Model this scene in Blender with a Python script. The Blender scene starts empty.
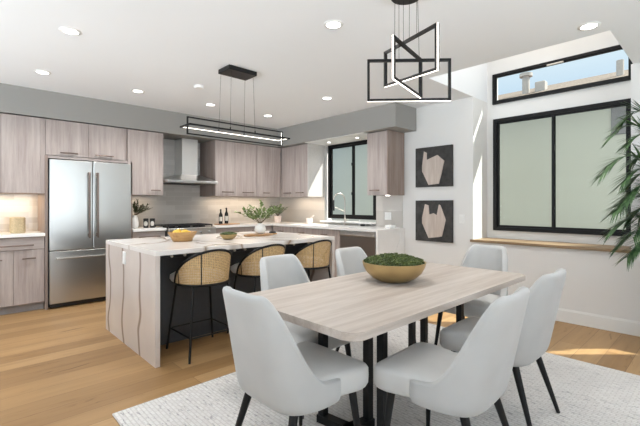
import bpy, bmesh, math, random
from mathutils import Vector, Matrix
sc = bpy.context.scene
COL = sc.collection
PI = math.pi
R = math.radians

# ------------------------------------------------------------------ camera
cam_data = bpy.data.cameras.new('camera')
cam_data.sensor_width = 36.0
cam_data.lens = 389.0 / 640 * 36
cam_data.shift_y = -9.0 / 640
cam_data.clip_start = 0.05
cam = bpy.data.objects.new('camera', cam_data)
cam.location = (0, 0, 1.30)
cam.rotation_euler = (R(90), 0, R(46.43 - 90))
COL.objects.link(cam)
sc.camera = cam

# ------------------------------------------------------------------ world, sun, large lights, exposure
w = bpy.data.worlds.new('sky'); sc.world = w; w.use_nodes = True
nt = w.node_tree; nt.nodes.clear()
out = nt.nodes.new('ShaderNodeOutputWorld'); bg = nt.nodes.new('ShaderNodeBackground')
tc = nt.nodes.new('ShaderNodeTexCoord'); sep = nt.nodes.new('ShaderNodeSeparateXYZ'); rp = nt.nodes.new('ShaderNodeValToRGB')
nt.links.new(tc.outputs['Generated'], sep.inputs[0]); nt.links.new(sep.outputs['Z'], rp.inputs[0])
rp.color_ramp.elements[0].position = 0.18; rp.color_ramp.elements[0].color = (0.33, 0.46, 0.63, 1)
rp.color_ramp.elements[1].position = 0.55; rp.color_ramp.elements[1].color = (0.95, 0.93, 0.88, 1)
nt.links.new(rp.outputs[0], bg.inputs[0]); bg.inputs[1].default_value = 1.5
nt.links.new(bg.outputs[0], out.inputs[0])

sun = bpy.data.lights.new('sun', 'SUN'); sun.energy = 9.0; sun.angle = R(0.6); sun.color = (1, 0.96, 0.9)
so = bpy.data.objects.new('sun', sun); COL.objects.link(so)
so.rotation_euler = Vector((-1, 0.95, -1.5)).to_track_quat('-Z', 'Y').to_euler()

def area(name, loc, direction, sx, sy, power, color=(1, 1, 1), spread=None):
    l = bpy.data.lights.new(name, 'AREA'); l.shape = 'RECTANGLE'; l.size = sx; l.size_y = sy
    l.energy = power; l.color = color
    if spread: l.spread = spread
    o = bpy.data.objects.new(name, l); COL.objects.link(o); o.location = loc
    o.rotation_euler = Vector(direction).to_track_quat('-Z', 'Y').to_euler()
    return o
# added fill lamps in the unseen openings, tilted up to light the ceiling
area('fill_rear_door', (0.8, -3.62, 1.25), (0, 1, 1.1), 4.6, 2.3, 205, (0.85, 0.93, 1), R(115))
area('fill_left_window', (-3.12, 3.0, 1.35), (1, 0, 0.9), 5.6, 2.2, 165, (0.85, 0.93, 1), R(110))

area('well_fill', (4.55, 1.47, 3.47), (0, 0, -1), 1.4, 1.4, 10, (1, 0.98, 0.95))  # fill lamp added in the well to brighten the bay walls
vs = sc.view_settings
vs.view_transform = 'Standard'; vs.look = 'None'; vs.gamma = 1.0; vs.use_curve_mapping = False
vs.exposure = 0.0
sc.cycles.caustics_reflective = False; sc.cycles.caustics_refractive = False

# ------------------------------------------------------------------ materials
def srgb(r, g, b):
    f = lambda c: (c / 255 / 12.92) if c / 255 <= 0.04045 else ((c / 255 + 0.055) / 1.055) ** 2.4
    return (f(r), f(g), f(b), 1)

class N:
    def __init__(s, name):
        s.m = bpy.data.materials.new(name); s.m.use_nodes = True; s.t = s.m.node_tree
        s.b = s.t.nodes['Principled BSDF']; s.o = s.t.nodes['Material Output']
    def n(s, ty, **k):
        x = s.t.nodes.new(ty)
        for a, v in k.items(): setattr(x, a, v)
        return x
    def l(s, a, b): s.t.links.new(a, b)
    def coords(s, scale=(1, 1, 1), rot=(0, 0, 0), kind='Object'):
        c = s.n('ShaderNodeTexCoord'); mp = s.n('ShaderNodeMapping'); s.l(c.outputs[kind], mp.inputs[0])
        mp.inputs['Scale'].default_value = scale; mp.inputs['Rotation'].default_value = rot
        return mp.outputs[0]
    def noise(s, vec, scale=5, detail=4, rough=.5, dist=0):
        x = s.n('ShaderNodeTexNoise'); s.l(vec, x.inputs['Vector'])
        x.inputs['Scale'].default_value = scale; x.inputs['Detail'].default_value = detail
        x.inputs['Roughness'].default_value = rough; x.inputs['Distortion'].default_value = dist
        return x.outputs[0]
    def ramp(s, fac, stops):
        x = s.n('ShaderNodeValToRGB'); s.l(fac, x.inputs[0]); e = x.color_ramp.elements
        e[0].position, e[0].color = stops[0]; e[1].position, e[1].color = stops[-1]
        for p, c in stops[1:-1]:
            q = e.new(p); q.color = c
        return x.outputs[0]
    def mix(s, fac, a, b, mode='MIX'):
        x = s.n('ShaderNodeMix', data_type='RGBA', blend_type=mode)
        for val, sock in ((fac, x.inputs[0]), (a, x.inputs[6]), (b, x.inputs[7])):
            if hasattr(val, 'links'): s.l(val, sock)
            else: sock.default_value = val
        return x.outputs[2]
    def bump(s, h, strength=.2, dist=.01):
        x = s.n('ShaderNodeBump'); s.l(h, x.inputs['Height']); x.inputs['Strength'].default_value = strength
        x.inputs['Distance'].default_value = dist; s.l(x.outputs[0], s.b.inputs['Normal'])
    def base(s, c=None, rough=.5, metal=0, spec=.5):
        if c is not None:
            if hasattr(c, 'links'): s.l(c, s.b.inputs['Base Color'])
            else: s.b.inputs['Base Color'].default_value = c
        s.b.inputs['Roughness'].default_value = rough; s.b.inputs['Metallic'].default_value = metal
        s.b.inputs['Specular IOR Level'].default_value = spec
        return s.m

def plain(name, c, rough=.5, metal=0, spec=.5, var=.04, scale=30):
    x = N(name); v = x.coords(); n = x.noise(v, scale, 3)
    d = tuple(q * (1 - var) for q in c[:3]) + (1,); u = tuple(min(1, q * (1 + var)) for q in c[:3]) + (1,)
    return x.base(x.ramp(n, [(.3, d), (.7, u)]), rough, metal, spec)

def emit(name, c, s):
    x = N(name); x.b.inputs['Base Color'].default_value = c
    x.b.inputs['Emission Color'].default_value = c; x.b.inputs['Emission Strength'].default_value = s
    return x.m

M = {}
def paint(name, c, rough=.6):
    x = N(name); v = x.coords(); n = x.noise(v, 220, 2); x.bump(n, .04, .002)
    n2 = x.noise(v, 1.2, 2); d = tuple(q * .985 for q in c[:3]) + (1,)
    return x.base(x.ramp(n2, [(.3, d), (.7, c)]), rough, 0, .3)
M['wall'] = paint('white_wall_paint', srgb(232, 231, 229))
M['ceiling'] = paint('ceiling_paint', srgb(241, 243, 245), .8)
M['soffit'] = paint('grey_soffit_paint', srgb(160, 158, 154), .7)
M['trim'] = paint('white_trim_paint', srgb(238, 238, 236), .4)
M['stucco_out'] = plain('neighbour_stucco', srgb(188, 190, 183), .9, 0, .2, .012, 1.5)
M['black'] = plain('black_metal', srgb(18, 18, 19), .42, 0, .35)
M['black_frame'] = plain('black_window_frame', srgb(10, 10, 12), .5, 0, .3)
M['led'] = emit('led_strip', (1, .93, .84, 1), 4.5)
M['led_soft'] = emit('led_strip_soft', (1, .93, .84, 1), 2.6)
M['downlight'] = emit('downlight_diffuser', (1, .97, .93, 1), 7)
M['plastic'] = plain('white_plastic', srgb(240, 240, 238), .35)
M['darkplastic'] = plain('dark_plastic', srgb(30, 30, 32), .35)
M['gap'] = plain('dark_shadow_gap', srgb(60, 54, 50), .8)
M['palepanel'] = plain('pale_grey_panel', srgb(208, 204, 201), .35)
M['nickel'] = plain('brushed_nickel', srgb(200, 192, 184), .3, 1)
M['pull'] = plain('bronze_nickel_pull', srgb(128, 113, 105), .35, .8)
M['toe'] = plain('grey_toe_kick', srgb(172, 168, 168), .5)
M['blackglass'] = plain('black_glass', srgb(14, 14, 16), .06)
M['ceramic'] = plain('white_ceramic', srgb(238, 235, 230), .3)
M['pinkceramic'] = plain('blush_marble', srgb(226, 210, 202), .35, var=.08)
M['castiron'] = plain('cast_iron', srgb(28, 28, 30), .55)
M['soil'] = plain('dark_soil', srgb(60, 45, 35), .9, var=.3)
M['bark'] = plain('brown_stem', srgb(96, 82, 58), .8)

def wood(name, c1, c2, c3, grain_axis='z', scale=1.0, rough=.45, spec=.35):
    x = N(name)
    sc_ = {'z': (9, 9, .55), 'x': (.55, 9, 9), 'y': (9, .55, 9)}[grain_axis]
    sc_ = tuple(a * scale for a in sc_)
    v = x.coords(sc_); n = x.noise(v, 2.2, 6, .62, .35)
    col = x.ramp(n, [(.28, c1), (.5, c2), (.74, c3)])
    fine = x.noise(x.coords(tuple(a * 6 for a in sc_)), 3, 3, .6)
    f2 = x.ramp(fine, [(.3, (.86, .86, .86, 1)), (.7, (1, 1, 1, 1))])
    x.base(x.mix(.7, col, f2, 'MULTIPLY'), rough, 0, spec); x.bump(fine, .06, .002)
    return x.m
M['cab'] = wood('greige_wood_laminate', srgb(163, 149, 144), srgb(181, 169, 164), srgb(197, 187, 182))
M['cab_h'] = wood('greige_wood_laminate_horizontal', srgb(163, 149, 144), srgb(181, 169, 164), srgb(197, 187, 182), 'x')
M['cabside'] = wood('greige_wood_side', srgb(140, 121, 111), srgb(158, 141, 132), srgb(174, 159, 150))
M['tabletop'] = wood('bleached_oak', srgb(176, 162, 151), srgb(195, 183, 173), srgb(210, 200, 192), 'x', .9, .42)
M['board'] = wood('board_wood', srgb(150, 108, 70), srgb(178, 136, 94), srgb(196, 158, 116), 'x', 2)
M['bowlwood'] = wood('turned_bowl_wood', srgb(150, 110, 68), srgb(178, 138, 90), srgb(196, 158, 110), 'x', 2)
M['sill'] = wood('oak_sill', srgb(128, 104, 78), srgb(150, 126, 98), srgb(166, 142, 114), 'y', 1)
M['navy'] = plain('charcoal_island_paint', srgb(70, 72, 76), .45)

# oak plank floor
x = N('oak_plank_floor'); v = x.coords()
br = x.n('ShaderNodeTexBrick'); x.l(v, br.inputs['Vector'])
br.offset = .37; br.inputs['Scale'].default_value = 1; br.inputs['Brick Width'].default_value = 2.1
br.inputs['Row Height'].default_value = .185; br.inputs['Mortar Size'].default_value = .0022; br.inputs['Mortar Smooth'].default_value = .3
br.inputs['Color1'].default_value = (.15, .15, .15, 1); br.inputs['Color2'].default_value = (.85, .85, .85, 1); br.inputs['Mortar'].default_value = (.5, .5, .5, 1)
plank = x.ramp(br.outputs['Color'], [(.1, srgb(146, 112, 74)), (.5, srgb(167, 132, 90)), (.9, srgb(184, 150, 108))])
g = x.noise(x.coords((.6, 9, 9)), 2.0, 6, .6, .5)
gc = x.ramp(g, [(.25, (.72, .68, .62, 1)), (.5, (.95, .94, .92, 1)), (.75, (1.08, 1.08, 1.06, 1))])
kn = x.noise(x.coords((1.5, 8, 5)), 1.5, 3, .55, 1.4)
kc = x.ramp(kn, [(.27, (.42, .34, .28, 1)), (.315, (.8, .76, .7, 1)), (.37, (1, 1, 1, 1))])
c = x.mix(.75, plank, gc, 'MULTIPLY'); c = x.mix(.8, c, kc, 'MULTIPLY')
c = x.mix(br.outputs['Fac'], c, srgb(120, 88, 58))
x.base(c, .42, 0, .4); x.bump(g, .05, .003); M['floor'] = x.m

# marble with brown veins
x = N('veined_white_quartz'); v = x.coords((1, 1, .35), (0, 0, 0))
n1 = x.noise(v, .8, 2, .5, .6)
m1 = x.n('ShaderNodeMath', operation='SUBTRACT'); x.l(n1, m1.inputs[0]); m1.inputs[1].default_value = .5
m2 = x.n('ShaderNodeMath', operation='ABSOLUTE'); x.l(m1.outputs[0], m2.inputs[0])
veins = x.ramp(m2.outputs[0], [(0, (1, 1, 1, 1)), (.004, (.5, .5, .5, 1)), (.014, (0, 0, 0, 1))])
cl = x.noise(v, 3, 3); basec = x.ramp(cl, [(.3, srgb(224, 217, 211)), (.7, srgb(238, 234, 230))])
x.base(x.mix(veins, basec, srgb(150, 122, 96)), .16, 0, .5); M['marble'] = x.m

x = N('veined_quartz_shaded_end'); v0 = x.coords((1, 1, 1))
nn = x.n('ShaderNodeTexNoise'); x.l(x.coords((1, .5, 1.4)), nn.inputs['Vector']); nn.inputs['Scale'].default_value = 1.3; nn.inputs['Detail'].default_value = 1.5
va_ = x.n('ShaderNodeVectorMath', operation='MULTIPLY_ADD'); x.l(nn.outputs['Color'], va_.inputs[0]); va_.inputs[1].default_value = (0, .42, 0); x.l(v0, va_.inputs[2])
v = va_.outputs[0]
nz = x.noise(x.coords((1, 1, 1)), 1.6, 3, .55)
wv = x.n('ShaderNodeTexWave', wave_type='BANDS', bands_direction='Y', wave_profile='SIN'); x.l(v, wv.inputs['Vector'])
wv.inputs['Scale'].default_value = .72; wv.inputs['Distortion'].default_value = 0; wv.inputs['Detail'].default_value = 2.5; wv.inputs['Detail Scale'].default_value = 1.3; wv.inputs['Phase Offset'].default_value = 1.2
veins = x.ramp(wv.outputs['Fac'], [(.0, (1, 1, 1, 1)), (.012, (.75, .75, .75, 1)), (.045, (0, 0, 0, 1))])
basec = x.ramp(nz, [(.3, srgb(204, 192, 184)), (.7, srgb(220, 210, 203))])  # base colour darkened to stand in for shade on the island ends
x.base(x.mix(veins, basec, srgb(150, 134, 122)), .16, 0, .5); M['marble_shaded_end'] = x.m
M['quartz'] = plain('white_quartz', srgb(246, 244, 242), .2, var=.02, scale=8)

# glossy stacked tile (for walls facing y: use x,z; facing x: use y,z)
def tile(name, rot):
    x = N(name); v = x.coords((1, 1, 1), rot)
    br = x.n('ShaderNodeTexBrick'); x.l(v, br.inputs['Vector']); br.offset = .0 if False else .5
    br.inputs['Scale'].default_value = 1; br.inputs['Brick Width'].default_value = .3; br.inputs['Row Height'].default_value = .075
    br.inputs['Mortar Size'].default_value = .0022; br.inputs['Mortar Smooth'].default_value = .2
    br.inputs['Color1'].default_value = srgb(198, 193, 187); br.inputs['Color2'].default_value = srgb(216, 212, 207); br.inputs['Mortar'].default_value = srgb(216, 212, 206)
    n = x.noise(v, 6, 2, .5)
    x.base(br.outputs['Color'], .12, 0, .6)
    inv = x.n('ShaderNodeMath', operation='SUBTRACT'); inv.inputs[0].default_value = 1; x.l(br.outputs['Fac'], inv.inputs[1])
    add = x.n('ShaderNodeMath', operation='MULTIPLY_ADD'); x.l(n, add.inputs[0]); add.inputs[1].default_value = .6; x.l(inv.outputs[0], add.inputs[2])
    x.bump(add.outputs[0], .35, .004)
    return x.m
M['tile_y'] = tile('backsplash_tile_back', (R(90), 0, 0))
M['tile_x'] = tile('backsplash_tile_sink', (R(90), 0, R(90)))

def steel(name, c, rough=.24):
    x = N(name); n = x.noise(x.coords((1.6, 1.6, .5)), 2.2, 2, .5, .4)
    f = x.noise(x.coords((14, 14, .6)), 1, 2)
    x.base(c, rough, 1); x.bump(n, .10, .02)
    return x.m
M['steel'] = steel('brushed_stainless_steel', srgb(204, 203, 200), .3)
M['brightsteel'] = steel('bright_stainless_steel', srgb(240, 239, 237), .38)
M['darksteel'] = steel('dark_stainless_steel', srgb(150, 144, 140), .35)
M['steelflat'] = plain('satin_steel', srgb(206, 205, 203), .28, 1)

# chair fabric; backs darker and seats lighter to imitate light from above
def fabric(name, c, sc_=420):
    x = N(name); v = x.coords(); n = x.noise(v, sc_, 2, .6); n2 = x.noise(v, 6, 2)
    d = tuple(q * .93 for q in c[:3]) + (1,)
    x.base(x.ramp(n2, [(.3, d), (.7, c)]), .9, 0, .2); x.bump(n, .25, .002)
    x.b.inputs['Sheen Weight'].default_value = .25; x.b.inputs['Sheen Roughness'].default_value = .5
    return x.m
M['fabric'] = fabric('chair_fabric_dimmed_back', srgb(193, 192, 190))
M['seatfab_lit'] = fabric('chair_fabric_lit_seat', srgb(216, 214, 211))
M['cushion'] = fabric('white_stool_cushion', srgb(240, 238, 236))

# rug
x = N('flatwoven_rug'); v = x.coords((1, 1, 1), (0, 0, R(90)))
br = x.n('ShaderNodeTexBrick'); x.l(v, br.inputs['Vector']); br.offset = .5; br.inputs['Scale'].default_value = 1
br.inputs['Brick Width'].default_value = .052; br.inputs['Row Height'].default_value = .024; br.inputs['Mortar Size'].default_value = .0042; br.inputs['Mortar Smooth'].default_value = .6
br.inputs['Color1'].default_value = srgb(226, 223, 220); br.inputs['Color2'].default_value = srgb(218, 214, 211); br.inputs['Mortar'].default_value = srgb(206, 201, 197)
dn = x.noise(x.coords((75, 17, 30)), 1, 2, .5); dk = x.ramp(dn, [(.31, (.55, .55, .57, 1)), (.36, (.86, .86, .87, 1)), (.41, (1, 1, 1, 1))])
n = x.noise(v, 160, 3)
x.base(x.mix(.8, br.outputs['Color'], dk, 'MULTIPLY'), .95, 0, .1)
inv = x.n('ShaderNodeMath', operation='SUBTRACT'); inv.inputs[0].default_value = 1; x.l(br.outputs['Fac'], inv.inputs[1])
add = x.n('ShaderNodeMath', operation='MULTIPLY_ADD'); x.l(n, add.inputs[0]); add.inputs[1].default_value = .5; x.l(inv.outputs[0], add.inputs[2])
x.bump(add.outputs[0], .7, .006); M['rug'] = x.m

# glass pane (thin, architectural)
x = N('window_glass'); tr = x.n('ShaderNodeBsdfTransparent'); gl = x.n('ShaderNodeBsdfGlossy'); gl.inputs['Roughness'].default_value = 0
lw = x.n('ShaderNodeLayerWeight'); lw.inputs[0].default_value = .5
pw = x.n('ShaderNodeMath', operation='POWER'); x.l(lw.outputs['Facing'], pw.inputs[0]); pw.inputs[1].default_value = 4.0
fr = x.n('ShaderNodeMath', operation='MULTIPLY_ADD'); x.l(pw.outputs[0], fr.inputs[0]); fr.inputs[1].default_value = .15; fr.inputs[2].default_value = .0015
mx = x.n('ShaderNodeMixShader')
tr.inputs[0].default_value = (.94, .97, .95, 1)
x.l(fr.outputs[0], mx.inputs[0]); x.l(tr.outputs[0], mx.inputs[1]); x.l(gl.outputs[0], mx.inputs[2]); x.l(mx.outputs[0], x.o.inputs[0])
M['glass'] = x.m

# woven cane with open holes (uses UVs)
x = N('woven_cane'); c = x.n('ShaderNodeTexCoord'); ck = x.n('ShaderNodeTexBrick'); x.l(c.outputs['UV'], ck.inputs['Vector']); ck.offset = 0
ck.inputs['Scale'].default_value = 1; ck.inputs['Brick Width'].default_value = .014; ck.inputs['Row Height'].default_value = .014; ck.inputs['Mortar Size'].default_value = .0046
ck.inputs['Mortar Smooth'].default_value = .1
n = x.noise(x.coords((1, 1, 1)), 60, 2)
x.base(x.ramp(n, [(.3, srgb(196, 160, 112)), (.7, srgb(220, 188, 140))]), .55)
x.l(ck.outputs['Fac'], x.b.inputs['Alpha']); M['cane'] = x.m

# roof of the neighbour
x = N('shingle_roof'); n = x.noise(x.coords((2, 9, 2)), 4, 4)
x.base(x.ramp(n, [(.3, srgb(112, 100, 94)), (.7, srgb(140, 128, 120))]), .9); M['roof'] = x.m

def leafmat(name, c1, c2):
    x = N(name); n = x.noise(x.coords(), 22, 2)
    return x.base(x.ramp(n, [(.3, c1), (.7, c2)]), .5, 0, .4)
M['leaf'] = leafmat('eucalyptus_green', srgb(84, 104, 58), srgb(142, 160, 102))
M['darkleaf'] = leafmat('dark_sprig_green', srgb(52, 60, 44), srgb(104, 112, 84))
M['herb'] = leafmat('herb_green', srgb(88, 100, 76), srgb(140, 150, 120))
M['palm'] = leafmat('palm_green', srgb(34, 62, 36), srgb(88, 122, 74))
M['moss'] = leafmat('moss_green', srgb(48, 60, 26), srgb(98, 110, 56))
M['lemon'] = plain('lemon_peel', srgb(232, 190, 74), .45, var=.1)
M['gold'] = plain('brushed_gold', srgb(190, 164, 116), .42, .75, var=.1, scale=8)
M['goldbase'] = plain('gold_foot', srgb(150, 122, 78), .45, .7)
M['artblack'] = plain('black_plaster_canvas', srgb(62, 61, 60), .8, var=.35, scale=14)
M['artpale'] = wood('pale_wood_shape', srgb(188, 172, 160), srgb(204, 190, 180), srgb(218, 206, 198), 'z', 1.5, .6)
M['woven'] = plain('woven_beige', srgb(206, 186, 150), .8, var=.12, scale=60)
M['bottle'] = plain('dark_bottle_glass', srgb(24, 24, 20), .12)
M['label'] = plain('pale_label', srgb(214, 210, 202), .6)
M['vent'] = plain('pale_vent_metal', srgb(190, 184, 180), .6)
M['ventdark'] = plain('grey_shutter', srgb(130, 130, 134), .6)
M['terracotta'] = plain('pale_planter', srgb(210, 205, 198), .6)

# ------------------------------------------------------------------ geometry helpers
class G:
    """collects shapes (world coordinates) in a bmesh"""
    def __init__(s): s.bm = bmesh.new()
    def box(s, x0, x1, y0, y1, z0, z1, bev=0, seg=2):
        r = bmesh.ops.create_cube(s.bm, size=1)
        vs_ = r['verts']
        for v_ in vs_:
            v_.co = Vector(((x0 + x1) / 2 + v_.co.x * (x1 - x0), (y0 + y1) / 2 + v_.co.y * (y1 - y0), (z0 + z1) / 2 + v_.co.z * (z1 - z0)))
        if bev > 0:
            es = list({e for v_ in vs_ for e in v_.link_edges})
            bmesh.ops.bevel(s.bm, geom=es, offset=bev, segments=seg, profile=.5, affect='EDGES')
        return s
    def tube(s, pts, r, closed=False, seg=10, radii=None, flat=None):
        pts = [Vector(p) for p in pts]; n = len(pts); rings = []
        up0 = None
        for i, p in enumerate(pts):
            if closed: t = (pts[(i + 1) % n] - pts[i - 1]).normalized()
            else: t = (pts[min(i + 1, n - 1)] - pts[max(i - 1, 0)]).normalized()
            if up0 is None:
                a = Vector((0, 0, 1)) if abs(t.z) < .9 else Vector((1, 0, 0))
                up0 = (a - t * a.dot(t)).normalized()
            else: up0 = (up0 - t * up0.dot(t)).normalized()
            b = t.cross(up0); rr = radii[i] if radii else r
            rings.append([s.bm.verts.new(p + (up0 * math.cos(2 * PI * k / seg) + b * math.sin(2 * PI * k / seg)) * rr) for k in range(seg)])
        m = n if closed else n - 1
        for i in range(m):
            A, B = rings[i], rings[(i + 1) % n]
            for k in range(seg): s.bm.faces.new((A[k], A[(k + 1) % seg], B[(k + 1) % seg], B[k]))
        if not closed:
            s.bm.faces.new(rings[0][::-1]); s.bm.faces.new(rings[-1])
        return s
    def lathe(s, cx, cy, prof, seg=32, sx=1, sy=1, cap=True):
        rings = []
        for r_, z_ in prof:
            rings.append([s.bm.verts.new((cx + math.cos(2 * PI * k / seg) * r_ * sx, cy + math.sin(2 * PI * k / seg) * r_ * sy, z_)) for k in range(seg)])
        for A, B in zip(rings, rings[1:]):
            for k in range(seg): s.bm.faces.new((A[k], A[(k + 1) % seg], B[(k + 1) % seg], B[k]))
        if cap:
            s.bm.faces.new(rings[0][::-1]); s.bm.faces.new(rings[-1])
        return s
    def prism(s, poly, z0, z1, axis='z'):
        """poly of 2D points; axis z: (x,y), axis x: (y,z) between x=z0..z1, axis y: (x,z)"""
        f = {'z': lambda a, b, c: (a, b, c), 'x': lambda a, b, c: (c, a, b), 'y': lambda a, b, c: (a, c, b)}[axis]
        A = [s.bm.verts.new(f(a, b, z0)) for a, b in poly]; B = [s.bm.verts.new(f(a, b, z1)) for a, b in poly]
        n = len(poly)
        s.bm.faces.new(A[::-1]); s.bm.faces.new(B)
        for i in range(n): s.bm.faces.new((A[i], A[(i + 1) % n], B[(i + 1) % n], B[i]))
        return s
    def wall(s, axis, c0, c1, a0, a1, z0, z1, holes):
        """slab with rectangular holes; axis 'x': slab between x=c0..c1 spanning y; axis 'y' likewise"""
        As = sorted({a0, a1, *[h[0] for h in holes], *[h[1] for h in holes]}); Zs = sorted({z0, z1, *[h[2] for h in holes], *[h[3] for h in holes]})
        for p, q in zip(As, As[1:]):
            for u, v_ in zip(Zs, Zs[1:]):
                mc, mz = (p + q) / 2, (u + v_) / 2
                if any(h[0] < mc < h[1] and h[2] < mz < h[3] for h in holes): continue
                if axis == 'x': s.box(c0, c1, p, q, u, v_)
                else: s.box(p, q, c0, c1, u, v_)
        return s

ORIG = {}
def tag(o, label=None, cat=None, group=None, kind=None):
    if label: o['label'] = label
    if cat: o['category'] = cat
    if group: o['group'] = group
    if kind: o['kind'] = kind
    return o
def root(o):
    while o.parent: o = o.parent
    return o
def thing(name, label, cat, loc=(0, 0, 0), group=None, rotz=0):
    o = bpy.data.objects.new(name, None); COL.objects.link(o); o.location = loc; o.rotation_euler = (0, 0, rotz)
    o.empty_display_size = .1
    ORIG[o.name] = Vector(loc)
    return tag(o, label, cat, group)
def obj(name, g, mat, parent=None, smooth=None, origin=None, label=None, local=False):
    """link a mesh. World coordinates unless local=True (then already in the thing's own frame)."""
    bm = g.bm
    bmesh.ops.recalc_face_normals(bm, faces=bm.faces[:])
    if parent is not None:
        off = Vector((0, 0, 0)) if local else ORIG[root(parent).name]
    else:
        if origin is None:
            xs = [v_.co for v_ in bm.verts]
            origin = (sum((min(p[i] for p in xs) + max(p[i] for p in xs)) / 2 * (1 if i == k else 0) for i in (0,) for k in (0,)), 0, 0)
            mn = [min(p[i] for p in xs) for i in range(3)]; mxx = [max(p[i] for p in xs) for i in range(3)]
            origin = ((mn[0] + mxx[0]) / 2, (mn[1] + mxx[1]) / 2, mn[2])
        off = Vector(origin)
    if off.length > 0:
        bmesh.ops.translate(bm, vec=-off, verts=bm.verts[:])
    me = bpy.data.meshes.new(name); bm.to_mesh(me); bm.free()
    if smooth is not None:
        for p in me.polygons: p.use_smooth = True
        if smooth < 180: me.set_sharp_from_angle(angle=R(smooth))
    o = bpy.data.objects.new(name, me); COL.objects.link(o)
    for m in (mat if isinstance(mat, (list, tuple)) else [mat]): me.materials.append(M[m] if isinstance(m, str) else m)
    if parent is not None: o.parent = parent
    else: o.location = off; ORIG[o.name] = off
    if label: o['label'] = label
    return o
def copy_tree(o, parent=None):
    c = o.copy(); COL.objects.link(c)
    if parent is not None: c.parent = parent
    for ch in [k for k in bpy.data.objects if k.parent == o]:
        copy_tree(ch, c)
    return c
def struct(name, g, mat, label=None, parent=None):
    o = obj(name, g, mat, parent, origin=(0, 0, 0) if parent is None else None)
    if parent is None: o['kind'] = 'structure'
    if label: o['label'] = label
    if parent is None: o['category'] = name.split('_')[0]
    return o

# ------------------------------------------------------------------ the room shell
XW, YB, H = 4.91, 6.34, 2.69
XL, YR = -3.2, -3.7
struct('floor', G().box(XL - .2, 5.6, YR - .2, YB + .2, -.12, 0), 'floor', 'light oak plank floor')
g = G()
g.box(XL - .2, 3.83, YR - .2, YB + .2, H, H + .08)
g.box(3.83, 5.08, YR - .2, .555, H, H + .08)
g.box(3.83, 5.5, .555, .655, H, H + .08)
g.box(3.83, 5.08, 2.385, YB + .2, H, H + .08)
g.box(3.83, 5.5, 2.285, 2.385, H, H + .08)
g.box(3.73, 3.83, .555, 2.385, H + .08, 3.5)          # window well above the bay
g.box(3.83, 5.5, .555, .655, H + .08, 3.5)
g.box(3.83, 5.5, 2.285, 2.385, H + .08, 3.5)
g.box(3.73, 5.5, .555, 2.385, 3.5, 3.58)
struct('ceiling', g, 'ceiling', 'flat white ceiling with a raised well over the bay window')
# right wall with sink window, bay and narrow window
g = G()
g.wall('x', XW, XW + .16, 2.385, YB, 0, H, [(3.86, 5.03, 1.0, 2.36)])
g.wall('x', XW, XW + .16, YR, .572, 0, H, [(-.18, .15, .9, 2.0)])
g.box(XW, 5.5, .672, 2.285, 0, .815)
g.box(XW, 5.5, 2.285, 2.385, 0, H)
g.box(XW, 5.5, .572, .672, 0, H)
g.wall('x', 5.34, 5.5, .672, 2.285, .815, 3.5, [(.70, 2.195, .948, 2.44), (.70, 2.204, 2.641, 3.045)])
struct('wall_right', g, 'wall', 'white wall with the bay window and the pictures')
struct('wall_back', G().box(XL, 5.07, YB, YB + .15, 0, H), 'wall', 'white wall behind the kitchen run')
struct('wall_left', G().wall('x', XL - .15, XL, YR, YB, 0, H, [(-.9, 5.9, .25, 2.45)]), 'wall')
struct('wall_front', G().wall('y', YR - .15, YR, XL, 5.07, 0, H, [(-1.5, 3.1, 0, 2.4)]), 'wall')
struct('baseboard_right', G().box(XW - .018, XW, .672 - 4.3, 3.36, 0, .13, .003).box(XW - .011, XW, -3.6, 3.36, .13, .142, .002), 'trim', 'white baseboard under the bay window')
# soffit
g = G(); g.box(XL, 4.40, 5.765, YB, 2.36, H); g.box(4.40, XW, 3.13, YB, 2.36, H)
struct('trim_1', g, 'soffit', 'grey soffit boxed out above the wall cabinets')
# white underside lining of soffit over sink window, and tile backsplash
struct('trim_2', G().box(4.42, 4.94, 3.72, 5.03, 2.352, 2.361), 'trim', 'white panel under the soffit above the sink window')
struct('trim_3', G().box(1.84, 4.905, YB - .008, YB, .9, 2.36), 'tile_y', 'glossy greige tile backsplash behind the range')
struct('trim_4', G().box(-.4, .845, YB - .008, YB, .9, 1.5), 'tile_y', 'glossy tile backsplash left of the refrigerator')
struct('trim_5', G().wall('x', XW - .008, XW, 3.36, YB - .008, .9, 2.36, [(3.86, 5.03, 1.0, 2.36)]), 'tile_x', 'glossy greige tile backsplash around the sink window')

def window(name, xg, y0, y1, z0, z1, label, mull=None, fw=.045, depth=.07, s_=.026):
    g = G().wall('x', xg, xg + depth, y0, y1, z0, z1, [(y0 + fw, y1 - fw, z0 + fw, z1 - fw)])
    f = struct(name, g, 'black_frame', label)
    cuts = [y0 + fw] + ([mull] if mull else []) + [y1 - fw]
    for i, (a, b) in enumerate(zip(cuts, cuts[1:])):
        sx = xg + (.012 if i == 0 else .03)
        obj('sash', G().wall('x', sx, sx + .025, a - (.018 if i else 0), b + (.018 if i == 0 and mull else 0), z0 + fw, z1 - fw, [(a + s_ - (.018 if i else 0), b - s_ + (.018 if i == 0 and mull else 0), z0 + fw + s_, z1 - fw - s_)]), 'black_frame', f)
        obj('glass_pane', G().box(sx + .011, sx + .015, a + s_ - (.018 if i else 0), b - s_ + (.018 if i == 0 and mull else 0), z0 + fw + s_, z1 - fw - s_), 'glass', f)
    return f
w1 = window('window_1', 5.31, .70, 2.195, .948, 2.44, 'large black framed two pane sliding window in the bay', mull=1.475)
for zz in (1.38, 1.95):
    obj('latch', G().box(5.30, 5.325, 1.455, 1.485, zz, zz + .05, .004), 'black_frame', w1)
w2 = window('window_2', 5.31, .70, 2.204, 2.641, 3.045, 'narrow black framed clerestory window above the bay window', fw=.032, s_=.018)
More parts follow.
